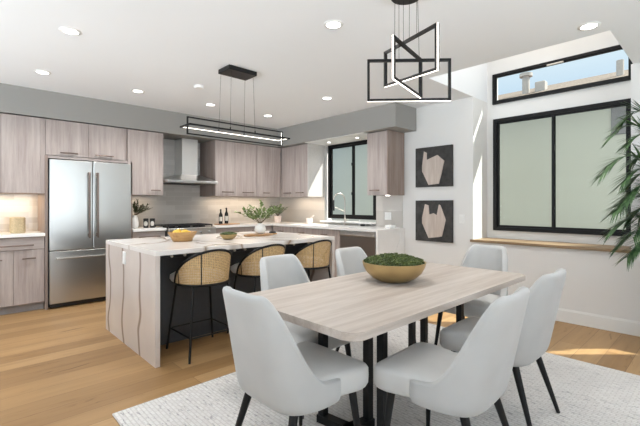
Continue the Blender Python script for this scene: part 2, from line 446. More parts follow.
obj('latch', G().box(5.295, 5.325, 1.36, 1.54, 2.992, 3.008, .003), 'nickel', w2)
w3 = window('window_3', 4.94, 3.89, 4.985, 1.045, 2.355, 'black framed sliding window above the kitchen sink', mull=4.40, fw=.045)
for zz in (1.45, 1.95):
    obj('latch', G().box(4.93, 4.955, 4.385, 4.415, zz, zz + .05, .004), 'black_frame', w3)
w4 = window('window_4', 4.97, -.18, .15, .9, 2.0, 'narrow window behind the palm', fw=.03)
struct('trim_6', G().box(XW - .035, 5.335, .64, 2.285, .812, .842, .003).box(XW - .035, XW, 2.285, 2.31, .812, .842), 'sill', 'oak window sill of the bay')
sk = struct('window_6', G().box(3.86, 5.30, .69, 2.25, 3.485, 3.5), 'plastic', 'unseen pale panel added at the top of the well')  # unseen panel added along with the fill lamp below it
# openings behind the camera
g = G().wall('y', YR - .1, YR - .03, -1.5, 3.1, 0, 2.4, [(-1.45, .77, .05, 2.35), (.83, 3.05, .05, 2.35)])
d1 = struct('door_1', g, 'black_frame', 'black framed sliding glass door behind the dining area')
for a, b in ((-1.45, .77), (.83, 3.05)): obj('glass_pane', G().box(a, b, YR - .07, YR - .064, .05, 2.35), 'glass', d1)
g = G().wall('x', XL - .1, XL - .03, -.9, 5.9, .25, 2.45, [(-.85, 2.47, .3, 2.4), (2.53, 5.85, .3, 2.4)])  # unseen window, lengthened so its fill lamp reaches the kitchen
w5 = struct('window_5', g, 'black_frame', 'unseen black framed window in the left wall, lengthened to light the kitchen')
for a, b in ((-.85, 2.47), (2.53, 5.85)): obj('glass_pane', G().box(XL - .07, XL - .064, a, b, .3, 2.4), 'glass', w5)

# ------------------------------------------------------------------ cabinets
def pull(parent, p, axis, length, name='handle', out=(0, -1, 0), mat='pull', r=.0085):
    """bar pull centred at p (on the door face)"""
    p = Vector(p); a = {'x': Vector((1, 0, 0)), 'y': Vector((0, 1, 0)), 'z': Vector((0, 0, 1))}[axis]; o_ = Vector(out)
    g = G(); c = p + o_ * .032
    g.tube([c - a * length / 2, c + a * length / 2], r, seg=8)
    for s_ in (-1, 1):
        q = a * s_ * (length / 2 - .018)
        g.tube([p + q - o_ * .001, c + q], r * .9, seg=8)
    return obj(name, g, mat, parent, smooth=40)
def front_y(parent, x0, x1, z0, z1, y, name='door', mat='cab', hand=None, t=.02):
    d = obj(name, G().box(x0 + .0015, x1 - .0015, y, y + t, z0 + .0015, z1 - .0015, .001, 1), mat, parent)
    if hand: pull(d, (hand[0], y, hand[1]), hand[2], hand[3])
    return d
def front_x(parent, y0, y1, z0, z1, x_, name='door', mat='cab', hand=None, t=.02):
    d = obj(name, G().box(x_, x_ + t, y0 + .0015, y1 - .0015, z0 + .0015, z1 - .0015, .001, 1), mat, parent)
    if hand: pull(d, (x_, hand[0], hand[1]), hand[2], hand[3], out=(-1, 0, 0))
    return d
YU = 5.785   # front plane of doors on the back run
UT, UB = 2.352, 1.43

# fridge surround with the two doors above
t = thing('refrigerator_cabinet', 'greige wood tall cabinet surround built around and above the refrigerator', 'cabinet', (1.35, 6.06, 0))
g = G(); g.box(.845, .875, YU, YB, 0, 1.90)
obj('side_panel', g, 'cabside', t)
obj('side_panel', G().box(1.838, 1.858, YU, YB, 0, 1.90), 'cabside', t)
obj('top_box', G().box(.845, 1.79, YU + .021, YB, 1.90, UT), 'cab', t)
obj('lower_rail', G().box(.875, 1.838, YU + .01, YU + .03, 1.868, 1.90), 'cab_h', t)
front_y(t, .85, 1.315, 1.905, UT - .004, YU, hand=(1.095, 1.945, 'x', .19))
front_y(t, 1.315, 1.745, 1.905, UT - .004, YU, hand=(1.50, 1.945, 'x', .22))
# upper left of the fridge
t = thing('wall_cabinet', 'greige wall cabinet left of the refrigerator above the woven canister', 'cabinet', (.4, 6.06, UB), group='greige wall cabinets')
obj('body', G().box(-.35, .843, YU + .021, YB, UB, UT), 'cabside', t)
d = front_y(t, .425, .80, UB, UT - .004, YU)
obj('knob', G().lathe(0, 0, [(.004, 0), (.004, .012), (.011, .016), (.011, .022)], 12), 'nickel', d)
k = bpy.data.objects['knob']; k.location = Vector((.47, YU, 1.50)) - ORIG[t.name]; k.rotation_euler = (R(90), 0, 0)
front_y(t, .03, .425, UB, UT - .004, YU); front_y(t, -.35, .03, UB, UT - .004, YU)
obj('filler', G().box(.80, .843, YU + .004, YU + .02, UB, UT - .004), 'cab', t)
# base left of the fridge
t = thing('base_cabinet', 'greige base cabinet with a wide drawer left of the refrigerator', 'cabinet', (.4, 6.06, 0), group='greige base cabinets')
obj('body', G().box(-.35, .843, YU + .021, YB - .01, .1, .905), 'cabside', t)
obj('toe_kick', G().box(-.35, .843, YU + .09, YU + .105, 0, .1), 'toe', t)
front_y(t, .24, .84, .755, .90, YU, 'drawer', 'cab_h', hand=(.50, .808, 'x', .46))
front_y(t, .24, .537, .105, .75, YU, hand=(.37, .652, 'x', .13))
front_y(t, .537, .84, .105, .75, YU, hand=(.685, .652, 'x', .13))
front_y(t, -.35, .24, .755, .90, YU, 'drawer', 'cab_h', hand=(-.05, .808, 'x', .4))
front_y(t, -.35, .24, .105, .75, YU, hand=(.1, .652, 'x', .13))
tag(obj('countertop', G().box(-.36, .843, 5.755, YB - .009, .907, .945, .003), 'quartz'), 'short white countertop left of the refrigerator under the woven canister', 'countertop')

# upper A between fridge and hood
t = thing('wall_cabinet', 'greige wall cabinet between the refrigerator and the range hood', 'cabinet', (2.05, 6.06, UB), group='greige wall cabinets')
obj('body', G().box(1.795, 2.298, YU + .021, YB - .009, UB, UT), 'cabside', t)
front_y(t, 1.80, 2.296, UB, UT - .004, YU, hand=(2.175, 1.50, 'x', .13))
# uppers right of hood
XR = 3.145
t = thing('wall_cabinet', 'narrow greige wall cabinet right beside the range hood', 'cabinet', (3.33, 6.06, UB), group='greige wall cabinets')
obj('body', G().box(XR, 3.51, YU + .021, YB - .009, UB, UT), 'cabside', t)
front_y(t, XR, 3.51, UB, UT - .004, YU, hand=(3.36, 1.50, 'x', .22))
t = thing('wall_cabinet', 'double door greige wall cabinet between the narrow hood-side cabinet and the corner', 'cabinet', (3.95, 6.06, UB), group='greige wall cabinets')
obj('body', G().box(3.512, 4.49, YU + .021, YB - .009, UB, UT), 'cabside', t)
front_y(t, 3.512, 3.95, UB, UT - .004, YU, hand=(3.76, 1.50, 'x', .22))
front_y(t, 3.95, 4.345, UB, UT - .004, YU, hand=(4.15, 1.50, 'x', .13))
obj('filler', G().box(4.347, 4.49, YU + .004, YU + .02, UB, UT - .004), 'cab', t)
# sink wall uppers
XS = 4.50
t = thing('wall_cabinet', 'two door greige wall cabinet in the corner left of the sink window', 'cabinet', (4.7, 5.4, UB), group='greige wall cabinets')
obj('body', G().box(XS + .021, XW - .009, 5.049, 5.80, UB, UT), 'cab', t)
front_x(t, 5.049, 5.40, UB, UT - .004, XS, hand=(5.23, 1.50, 'y', .19))
front_x(t, 5.40, 5.78, UB, UT - .004, XS, hand=(5.58, 1.50, 'y', .19))
obj('end_panel', G().box(XS, XW - .009, 5.03, 5.048, UB, UT), 'palepanel', t)  # coloured paler than the rest of the cabinet
t = thing('wall_cabinet', 'single greige wall cabinet right of the sink window beside the pictures', 'cabinet', (4.7, 3.52, UB), group='greige wall cabinets')
obj('body', G().box(XS + .021, XW - .009, 3.35, 3.71, UB, UT), 'cabside', t)
obj('end_panel', G().box(XS + .0, XW - .009, 3.33, 3.35, UB, UT), 'cabside', t)
front_x(t, 3.35, 3.712, UB, UT - .004, XS, hand=(3.555, 1.50, 'y', .17))

# base cabinets back run
t = thing('base_cabinet', 'greige base cabinet between the refrigerator and the range', 'cabinet', (2.08, 6.06, 0), group='greige base cabinets')
obj('body', G().box(1.86, 2.325, YU + .021, YB - .01, .1, .905), 'cabside', t)
obj('toe_kick', G().box(1.86, 2.325, YU + .09, YU + .105, 0, .1), 'toe', t)
front_y(t, 1.862, 2.323, .755, .90, YU, 'drawer', 'cab_h', hand=(2.09, .83, 'x', .3))
front_y(t, 1.862, 2.323, .105, .75, YU, hand=(2.09, .68, 'x', .13))
t = thing('base_cabinet', 'greige base cabinet right of the range running to the corner', 'cabinet', (3.7, 6.06, 0), group='greige base cabinets')
obj('body', G().box(3.125, 4.29, YU + .021, YB - .01, .1, .905), 'cabside', t)
obj('toe_kick', G().box(3.125, 4.29, YU + .09, YU + .105, 0, .1), 'toe', t)
for a, b in ((3.127, 3.70), (3.70, 4.288)):
    front_y(t, a, b, .755, .90, YU, 'drawer', 'cab_h', hand=((a + b) / 2, .83, 'x', .3))
    front_y(t, a, b, .105, .75, YU, hand=((a + b) / 2, .68, 'x', .13))
XF = 4.30
t = thing('base_cabinet', 'greige sink base cabinet under the sink window', 'cabinet', (4.6, 4.9, 0), group='greige base cabinets')
obj('body', G().box(XF + .021, XW - .01, 4.075, YB - .01, .1, .735), 'cabside', t)
obj('toe_kick', G().box(XF + .08, XF + .1, 4.075, 5.78, 0, .1), 'toe', t)
obj('end_filler', G().box(XF, XF + .02, 4.077, 4.13, .105, .90), 'cab', t)
for a, b in ((4.13, 4.68), (4.68, 5.22), (5.22, 5.78)):
    front_x(t, a, b, .105, .90, XF, hand=((a + b) / 2, .82, 'y', .13))
# countertop (L shape with waterfall end)
t = thing('countertop', 'white L-shaped kitchen countertop with waterfall end beside the dishwasher', 'countertop', (4.5, 5.5, 0))
obj('worktop', G().box(1.86, 2.333, 5.755, YB - .009, .907, .945, .003), 'quartz', t)
g = G(); g.box(3.117, 4.27, 5.755, YB - .009, .907, .945).box(4.27, XW - .009, 5.0, YB - .009, .907, .945)
g.box(4.27, XW - .009, 3.37, 3.98, .907, .945).box(4.27, 4.40, 3.98, 5.0, .907, .945).box(4.74, XW - .009, 3.98, 5.0, .907, .945)
g.box(4.40, 4.74, 3.98, 4.14, .907, .945).box(4.40, 4.74, 4.78, 5.0, .907, .945)
obj('worktop', g, 'quartz', t)
obj('waterfall_end', G().box(4.27, XW - .001, 3.33, 3.37, 0, .945, .002), 'quartz', t)
obj('window_ledge', G().box(4.78, 4.94, 3.862, 5.028, .985, 1.005), 'quartz', t)
# sink
t = thing('kitchen_sink', 'undermount steel sink in the counter under the window', 'sink', (4.57, 4.46, .75))
g = G(); g.box(4.40, 4.74, 4.14, 4.78, .74, .75).box(4.40, 4.41, 4.14, 4.78, .75, .906).box(4.73, 4.74, 4.14, 4.78, .75, .906).box(4.41, 4.73, 4.14, 4.15, .75, .906).box(4.41, 4.73, 4.77, 4.78, .75, .906)
obj('basin', g, 'steelflat', t)
obj('drain', G().lathe(4.57, 4.46, [(.045, .75), (.045, .754), (.03, .754), (.03, .751)], 20), 'nickel', t)
# faucet
t = thing('kitchen_faucet', 'tall polished gooseneck kitchen faucet in front of the sink window', 'faucet', (4.79, 4.43, .945))
obj('base', G().lathe(4.79, 4.43, [(.027, .945), (.027, .955), (.018, .962), (.016, 1.06), (.012, 1.065)], 20), 'nickel', t, smooth=40)
pts = [(4.79, 4.43, 1.06), (4.79, 4.43, 1.36)]
for k in range(1, 13):
    a = PI * k / 12; pts.append((4.79 - .105 + .105 * math.cos(a), 4.43 + .03 * (1 - math.cos(a)), 1.36 + .115 * math.sin(a)))
obj('spout', G().tube(pts, .0095, seg=10), 'nickel', t, smooth=60)
obj('spray_head', G().tube([(4.58, 4.49, 1.365), (4.58, 4.49, 1.25), (4.585, 4.49, 1.19)], .015, seg=12), 'darkplastic', t, smooth=60, label='black spray head')
obj('holder_arm', G().tube([(4.79, 4.43, 1.17), (4.60, 4.49, 1.25)], .006, seg=8), 'nickel', t, smooth=60)
obj('lever', G().tube([(4.79, 4.415, 1.02), (4.79, 4.36, 1.05)], .006, seg=8), 'nickel', t, smooth=60)
tag(obj('soap_dispenser', G().lathe(4.80, 4.12, [(.016, .945), (.016, .99), (.01, .995), (.006, 1.03), (.013, 1.035), (.013, 1.045)], 16), 'steelflat', smooth=40), 'small steel soap dispenser on the counter right of the faucet', 'dispenser')
tag(obj('sink_strainer', G().box(4.76, 4.82, 4.02, 4.07, .945, .975, .006), 'darkplastic'), 'small dark sponge block behind the sink right of the dispenser', 'sponge')

# dishwasher
t = thing('dishwasher', 'stainless dishwasher with bar handle at the end of the sink counter', 'dishwasher', (4.6, 3.72, 0))
obj('body', G().box(XF + .03, XW - .02, 3.375, 4.07, .1, .90), 'darkplastic', t)
obj('door', G().box(XF - .01, XF + .03, 3.40, 4.068, .11, .825, .004), 'darksteel', t)
obj('control_panel', G().box(XF - .01, XF + .03, 3.40, 4.068, .828, .90, .004), 'steelflat', t)
pull(t, (XF - .01, 3.735, .845), 'y', .64, out=(-1, 0, 0), mat='steelflat', r=.013)
obj('toe_kick', G().box(XF + .06, XF + .075, 3.375, 4.07, 0, .1), 'darkplastic', t)

# refrigerator
t = thing('refrigerator', 'stainless french door refrigerator with bottom freezer in the wood surround', 'refrigerator', (1.355, 6.05, 0))
FY = 5.735
obj('body', G().box(.885, 1.83, FY + .07, YB - .02, .02, 1.855), 'darkplastic', t)
for a, b, hx in ((.885, 1.352, 1.307), (1.358, 1.83, 1.403)):
    d = obj('door', G().box(a, b, FY, FY + .065, .722, 1.855, .008, 3), 'steel', t)
    g = G(); g.box(hx - .011, hx + .011, FY - .062, FY - .042, .86, 1.70, .005)
    for zz in (.875, 1.665): g.box(hx - .014, hx + .014, FY - .05, FY, zz, zz + .045, .004)
    obj('handle', g, 'pull', d)
d = obj('freezer_drawer', G().box(.885, 1.83, FY, FY + .065, .065, .712, .008, 3), 'steel', t)
g = G(); g.box(.945, 1.77, FY - .065, FY - .042, .612, .636, .006)
for xx in (.95, 1.73): g.box(xx, xx + .035, FY - .05, FY, .612, .636, .004)
obj('handle', g, 'steelflat', d)
obj('base_grille', G().box(.895, 1.82, FY + .04, FY + .06, .012, .06), 'darkplastic', t)

# range
t = thing('gas_range', 'stainless gas range with black grates under the hood', 'range', (2.725, 6.03, 0))
obj('body', G().box(2.34, 3.11, 5.74, YB - .015, .02, .92, .003), 'steelflat', t)
obj('oven_door', G().box(2.35, 3.10, 5.705, 5.74, .16, .77, .005), 'steel', t)
obj('oven_window', G().box(2.47, 2.98, 5.700, 5.706, .30, .62), 'blackglass', t)
g = G(); g.tube([(2.39, 5.655, .73), (3.06, 5.655, .73)], .012, seg=10)
for xx in (2.43, 3.02): g.tube([(xx, 5.655, .73), (xx, 5.707, .73)], .009, seg=8)
obj('handle', g, 'steelflat', t, smooth=40)
obj('control_panel', G().box(2.34, 3.11, 5.70, 5.76, .79, .935, .008), 'steelflat', t)
for i in range(5):
    k = G(); k.tube([(2.45 + i * .1375, 5.70, .862), (2.45 + i * .1375, 5.665, .862)], .021, seg=16)
    obj('knob', k, 'steelflat', t, smooth=40)
obj('cooktop', G().box(2.34, 3.11, 5.76, YB - .06, .921, .938, .003), 'blackglass', t)
for k in range(3):
    g = G(); a = 2.355 + k * .25; b = a + .24
    for yy in (5.79, 6.03, 6.26): g.box(a, b, yy, yy + .014, .958, .974, .002)
    for xx in (a, a + .113, b - .014): g.box(xx, xx + .014, 5.79, 6.274, .958, .974, .002)
    for yy in (5.79, 6.26):
        for xx in (a, b - .014): g.box(xx, xx + .014, yy, yy + .014, .938, .958)
    for yy in (5.91, 6.15): g.lathe(a + .12, yy, [(.045, .938), (.045, .95), (.03, .956)], 16)
    obj('grate', g, 'castiron', t)
# hood
t = thing('range_hood', 'stainless chimney range hood on the tiled wall above the gas range', 'range hood', (2.72, 6.1, 1.62))
obj('chimney', G().box(2.70, 2.965, 6.05, YB - .009, 1.76, 2.358), 'brightsteel', t)
g = G()
A = [(2.31, 5.66), (3.125, 5.66), (3.125, YB - .009), (2.31, YB - .009)]
B = [(2.68, 6.03), (2.985, 6.03), (2.985, YB - .009), (2.68, YB - .009)]
va = [g.bm.verts.new((a, b, 1.66)) for a, b in A]; vb = [g.bm.verts.new((a, b, 1.775)) for a, b in B]
g.bm.faces.new(va[::-1]); g.bm.faces.new(vb)
for i in range(4): g.bm.faces.new((va[i], va[(i + 1) % 4], vb[(i + 1) % 4], vb[i]))
obj('canopy', g, 'steel', t)
obj('rim', G().box(2.31, 3.125, 5.66, YB - .009, 1.622, 1.659, .003), 'steelflat', t)
obj('filter', G().box(2.40, 3.03, 5.72, 6.28, 1.616, 1.623), 'castiron', t)

# ------------------------------------------------------------------ island
t = thing('kitchen_island', 'long kitchen island with veined white waterfall top and charcoal base', 'island', (2.2, 3.8, 0))
obj('worktop', G().box(1.178, 3.21, 3.13, 4.48, .885, .925, .002), 'marble', t)
obj('waterfall_end', G().box(1.178, 1.216, 3.131, 4.479, 0, .885), 'marble_shaded_end', t)
obj('waterfall_end', G().box(3.172, 3.21, 3.131, 4.479, 0, .885), 'marble_shaded_end', t)
obj('cabinet_body', G().box(1.216, 3.172, 3.57, 4.46, .1, .884), 'navy', t)
obj('toe_kick', G().box(1.216, 3.172, 3.60, 4.40, 0, .1), 'navy', t)
for k in range(3):
    a = 1.222 + k * .65
    d = obj('door', G().box(a, a + .646, 3.552, 3.57, .105, .80, .002), 'navy', t)
obj('rail', G().box(1.216, 3.172, 3.555, 3.57, .803, .884), 'navy', t)
for xx in (1.32, 1.431, 1.909, 2.023, 2.496, 2.621):
    obj('bracket_disc', G().tube([(xx, 3.16, .871), (xx, 3.148, .871)], .011, seg=16).box(xx - .012, xx + .012, 3.16, 3.56, .874, .8848), 'nickel', t, smooth=40)
tag(obj('outlet_plate', G().box(1.170, 1.178, 3.84, 3.915, .74, .858, .003).box(1.168, 1.171, 3.855, 3.90, .755, .843, .001), 'plastic'), 'white outlet plate on the veined end of the island', 'outlet')

# ------------------------------------------------------------------ bar stools
def make_stool():
    t = thing('bar_stool', 'black metal bar stool with curved cane back nearest the veined end panel', 'stool', (1.635, 3.25, 0), group='cane back bar stools')
    L = Vector((1.61, 3.25, 0)); r0 = .232; zr = .615
    P = lambda th, r_=r0, z_=zr: Vector((r_ * math.sin(th), -r_ * math.cos(th), z_))
    obj('seat_ring', G().tube([P(2 * PI * k / 40) for k in range(40)], .011, closed=True, seg=8), 'black', t, smooth=180, local=True)
    g = G(); g.lathe(0, .085, [(.001, .61), (.16, .61), (.225, .62), (.240, .642), (.237, .668), (.205, .686), (.1, .693), (.001, .694)], 40)
    obj('seat', g, 'cushion', t, smooth=180, local=True)
    TH = R(100)
    def top(th):
        q = abs(th) / TH
        return zr + .295 * max(0, math.cos(q * PI / 2)) ** .72
    pts = [P(-TH)] + [P(th, r0 + .028 * (top(th) - zr) / .27, top(th)) for th in [TH * math.sin(PI / 2 * (k / 24 - 1)) if k <= 24 else TH * math.sin(PI / 2 * (k / 24 - 1)) for k in range(1, 48)]] + [P(TH)]
    obj('back_rail', G().tube(pts, .011, seg=8), 'black', t, smooth=180, local=True)
    # cane panel
    g = G(); uv = g.bm.loops.layers.uv.new('UVMap'); n, m = 44, 10; grid = []
    for i in range(n + 1):
        th = -TH * .985 + 2 * TH * .985 * i / n; zt = top(th)
        grid.append([(g.bm.verts.new(P(th, r0 + .028 * (zt - zr) / .27 * j / m, zr + (zt - zr) * j / m)), (th * r0, (zt - zr) * j / m)) for j in range(m + 1)])
    for i in range(n):
        for j in range(m):
            q = [grid[i][j], grid[i + 1][j], grid[i + 1][j + 1], grid[i][j + 1]]
            f = g.bm.faces.new([a[0] for a in q])
            for lp, a in zip(f.loops, q): lp[uv].uv = a[1]
    o = obj('cane_back', g, 'cane', t, smooth=180, local=True)
    for th in (-R(28), R(52), -R(80), R(85)):
        obj('back_rod', G().tube([P(th), P(th, r0 + .026 * (top(th) - zr) / .27, top(th))], .005, seg=6), 'black', t, smooth=180, local=True)
    for sx in (-1, 1):
        for sy in (-1, 1):
            obj('leg', G().tube([(sx * .16, sy * .165, .612), (sx * .225, sy * .228, .0)], .0105, seg=8), 'black', t, smooth=60, local=True)
    q = [(-.203, -.206, .19), (.203, -.206, .19), (.203, .206, .19), (-.203, .206, .19)]
    for i in range(4):
        obj('stretcher', G().tube([q[i], q[(i + 1) % 4]], .0075, seg=8), 'black', t, smooth=60, local=True)
    return t
st = make_stool()
for xx, lab in ((2.25, 'middle black cane back bar stool, partly hidden by a dining chair'), (2.905, 'black cane back bar stool at the far right end of the island')):
    c = copy_tree(st); c.location = (xx, 3.25, 0); c['label'] = lab

# ------------------------------------------------------------------ rug, dining table, chairs
g = G(); g.box(.722, 3.755, .0, 2.615, .0005, .012, .004, 2)
tag(obj('area_rug', g, 'rug'), 'off-white flat woven rug under the dining table', 'rug')
RZ = .0125
TX0, TX1, TY0, TY1 = 1.20, 3.215, 1.06, 2.0
t = thing('dining_table', 'rectangular bleached wood dining table with black steel legs on the rug', 'table', (2.2, 1.53, RZ))
poly = []
for cx_, cy_, a0 in ((TX1 - .07, TY1 - .07, 0), (TX0 + .07, TY1 - .07, 90), (TX0 + .07, TY0 + .07, 180), (TX1 - .07, TY0 + .07, 270)):
    for k in range(9):
        a = R(a0 + k * 11.25); poly.append((cx_ + .07 * math.cos(a), cy_ + .07 * math.sin(a)))
g = G(); g.prism(poly, .724, .760)
es = [e for e in g.bm.edges if abs(e.verts[0].co.z - e.verts[1].co.z) < 1e-5]
bmesh.ops.bevel(g.bm, geom=es, offset=.004, segments=2, affect='EDGES')
obj('tabletop', g, 'tabletop', t)
def leg_set(flip):
    f = (lambda x_, y_: (4.4 - x_, 3.06 - y_)) if flip else (lambda x_, y_: (x_, y_))
    b = .028
    pts = {'A': (1.60, 1.655), 'C': (1.625, 1.47), 'B': (1.76, 1.445), 'D': (1.71, 1.305)}
    g = G()
    def post(p, z0=RZ, z1=.724, w=.021, d=.021):
        x_, y_ = f(*p); g.box(x_ - w, x_ + w, y_ - d, y_ + d, z0, z1)
    def bar(p, q, z0, z1):
        p = Vector(f(*p)); q = Vector(f(*q)); d = (q - p).normalized(); nn = Vector((-d.y, d.x)) * b
        p = p - d * b; q = q + d * b
        g.prism([tuple(p + nn), tuple(p - nn), tuple(q - nn), tuple(q + nn)], z0, z1)
    for k in 'ABD': post(pts[k])
    for k in 'ABD':
        bar(pts['C'], pts[k], RZ + .0005, RZ + .045); bar(pts['C'], pts[k], .685, .7238)
    return g
obj('leg', leg_set(False), 'black', t); obj('leg', leg_set(True), 'black', t)

def make_chair():
    t = thing('dining_chair', '', 'chair', (0, 0, RZ), group='upholstered chairs around the dining table')
    yf, e = .085, .49
    def sm(a, b, x_):
        q = max(0, min(1, (x_ - a) / (b - a))); return q * q * (3 - 2 * q)
    n, m = 40, 14
    def shell_pt(ph, j, inset=0.0):
        c_ = abs(math.cos(ph)); s_ = math.sin(ph)
        h = .475 + .432 * sm(.04, .92, c_)
        zb = .365 - .0 * c_
        v_ = j / m; z_ = zb + (h - zb) * v_
        k = sm(.44, .90, z_)
        wx = .252 - .028 * k - inset; yb = -.235 - .112 * ((z_ - .38) / .52 if z_ > .38 else 0)
        under = max(0, (.42 - z_) / .06); wx -= .02 * under ** 2; yb += .03 * under ** 2
        D = yf - yb - inset
        return Vector((wx * math.copysign(abs(s_) ** e, s_), yf - D * c_ ** e, z_))
    g = G(); outer = []; inner = []
    for i in range(n + 1):
        q = -1 + 2 * i / n; ph = PI / 2 * q
        outer.append([g.bm.verts.new(shell_pt(ph, j)) for j in range(m + 1)])
        inner.append([g.bm.verts.new(shell_pt(ph, j, .042)) for j in range(m + 1)])
    for i in range(n):
        for j in range(m):
            g.bm.faces.new((outer[i][j], outer[i + 1][j], outer[i + 1][j + 1], outer[i][j + 1]))
            g.bm.faces.new((inner[i][j], inner[i][j + 1], inner[i + 1][j + 1], inner[i + 1][j]))
        g.bm.faces.new((outer[i][m], outer[i + 1][m], inner[i + 1][m], inner[i][m]))
        g.bm.faces.new((outer[i][0], inner[i][0], inner[i + 1][0], outer[i + 1][0]))
    for i in (0, n):
        for j in range(m): g.bm.faces.new((outer[i][j], outer[i][j + 1], inner[i][j + 1], inner[i][j]))
    o = obj('backrest', g, 'fabric', t, smooth=180, local=True)
    md = o.modifiers.new('sub', 'SUBSURF'); md.levels = 1; md.render_levels = 1
    # seat: front block with rounded corners + inner cushion
    g = G(); prof = []
    def se(w_, y0_, y1_, k=64, ee=.2):
        cy_ = (y0_ + y1_) / 2; d_ = (y1_ - y0_) / 2; r_ = []
        for i in range(k):
            a = 2 * PI * i / k
            r_.append((w_ * math.copysign(abs(math.cos(a)) ** ee, math.cos(a)), cy_ + d_ * math.copysign(abs(math.sin(a)) ** ee, math.sin(a))))
        return r_
    rings = []
    for (w_, y0_, y1_, z_) in ((.225, -.17, .265, .372), (.243, -.185, .288, .378), (.25, -.19, .297, .395), (.252, -.19, .30, .43), (.25, -.19, .298, .465), (.243, -.185, .290, .480), (.22, -.17, .26, .488), (.12, -.10, .12, .493)):
        rr = se(min(w_, .25), y0_, y1_)
        ring = []
        for (a, b) in rr:
            if b < .078: a = a * .855   # tucked inside the shell behind the seam
            ring.append(g.bm.verts.new((a, b, z_)))
        rings.append(ring)
    for A_, B_ in zip(rings, rings[1:]):
        k = len(A_)
        for i in range(k): g.bm.faces.new((A_[i], A_[(i + 1) % k], B_[(i + 1) % k], B_[i]))
    g.bm.faces.new(rings[0][::-1]); g.bm.faces.new(rings[-1])
    obj('seat', g, 'seatfab_lit', t, smooth=50, local=True)
    for sx in (-1, 1):
        obj('leg', G().tube([(sx * .19, .205, .375), (sx * .235, .235, 0)], .02, seg=14, radii=[.021, .011]), 'black', t, smooth=60, local=True)
        obj('leg', G().tube([(sx * .17, -.15, .37), (sx * .22, -.265, 0)], .02, seg=14, radii=[.021, .011]), 'black', t, smooth=60, local=True)
    return t
CH = [
    (1.245, 1.485, -90, 'off-white dining chair at the left table end, large in the foreground with back to camera'),
    (1.765, 2.0, 180, 'off-white dining chair on the far long side, in front of the middle stool'),
    (2.52, 1.985, 180, 'off-white dining chair on the far long side behind the moss bowl'),
    (3.31, 1.54, 90, 'off-white dining chair at the far table end under the bay window sill'),
    (2.50, .99, 0, 'off-white dining chair on the near long side, nearest the bay window'),
    (1.785, .955, 3, 'off-white dining chair on the near long side, nearest the camera'),
]
ch0 = make_chair()
for i, (a, b, rz, lab) in enumerate(CH):
    o = ch0 if i == 0 else copy_tree(ch0)
    o.location = (a, b, RZ); o.rotation_euler = (0, 0, R(rz)); o['label'] = lab

# moss bowl
t = thing('moss_bowl', 'wide gold bowl heaped with green moss on the dining table', 'bowl', (2.27, 1.63, .7601))
cx_, cy_ = 2.27, 1.63
g = G(); g.lathe(cx_, cy_, [(.001, .7605), (.10, .7605), (.108, .764), (.152, .785), (.192, .822), (.213, .86), (.222, .895), (.216, .895), (.206, .862), (.184, .826), (.145, .793), (.06, .775), (.001, .772)], 48, cap=False)
obj('bowl', g, 'gold', t, smooth=60)
random.seed(5)
g = G()
for i in range(1500):
    a = random.random() * 2 * PI; r_ = math.sqrt(random.random()) * .207
    zz = .893 + .045 * (1 - (r_ / .21) ** 2) + random.uniform(-.012, .008)
    p = Vector((cx_ + r_ * math.cos(a), cy_ + r_ * math.sin(a), zz))
    s_ = random.uniform(.006, .012)
    d = Vector((random.uniform(-1, 1), random.uniform(-1, 1), random.uniform(.2, 1))).normalized(); u = d.orthogonal().normalized(); w_ = d.cross(u)
    vs_ = [g.bm.verts.new(p + q * s_) for q in (u, w_, -u, -w_, d * 1.1, -d * .5)]
    for k in range(4):
        g.bm.faces.new((vs_[k], vs_[(k + 1) % 4], vs_[4])); g.bm.faces.new((vs_[(k + 1) % 4], vs_[k], vs_[5]))
g.lathe(cx_, cy_, [(.205, .875), (.20, .89), (.15, .915), (.08, .927), (.01, .932)], 24)
o = obj('moss', g, 'moss', t)

# ------------------------------------------------------------------ island items
def bowl(name, label, x_, y_, z_, r_, h, mat):
    t = thing(name, label, 'bowl', (x_, y_, z_))
    f = r_ / .1
    g = G(); g.lathe(x_, y_, [(.001, z_), (.05 * f, z_), (.062 * f, z_ + .006), (.085 * f, z_ + h * .5), (r_, z_ + h), (r_ - .006, z_ + h), (.078 * f, z_ + h * .5), (.05 * f, z_ + .012), (.001, z_ + .01)], 32, cap=False)
    obj('bowl_body', g, mat, t, smooth=60)
    return t
ZI = .9255
t = thing('wooden_bowl', 'light turned wooden bowl with lemons on the left of the island', 'bowl', (1.70, 3.80, ZI))
x_, y_ = 1.70, 3.80
g = G(); g.lathe(x_, y_, [(.001, ZI), (.085, ZI), (.092, ZI + .006), (.115, ZI + .05), (.142, ZI + .095), (.136, ZI + .095), (.108, ZI + .05), (.08, ZI + .015), (.001, ZI + .012)], 36, sx=1.05, sy=.8, cap=False)
obj('bowl_body', g, 'bowlwood', t, smooth=60)
first = None
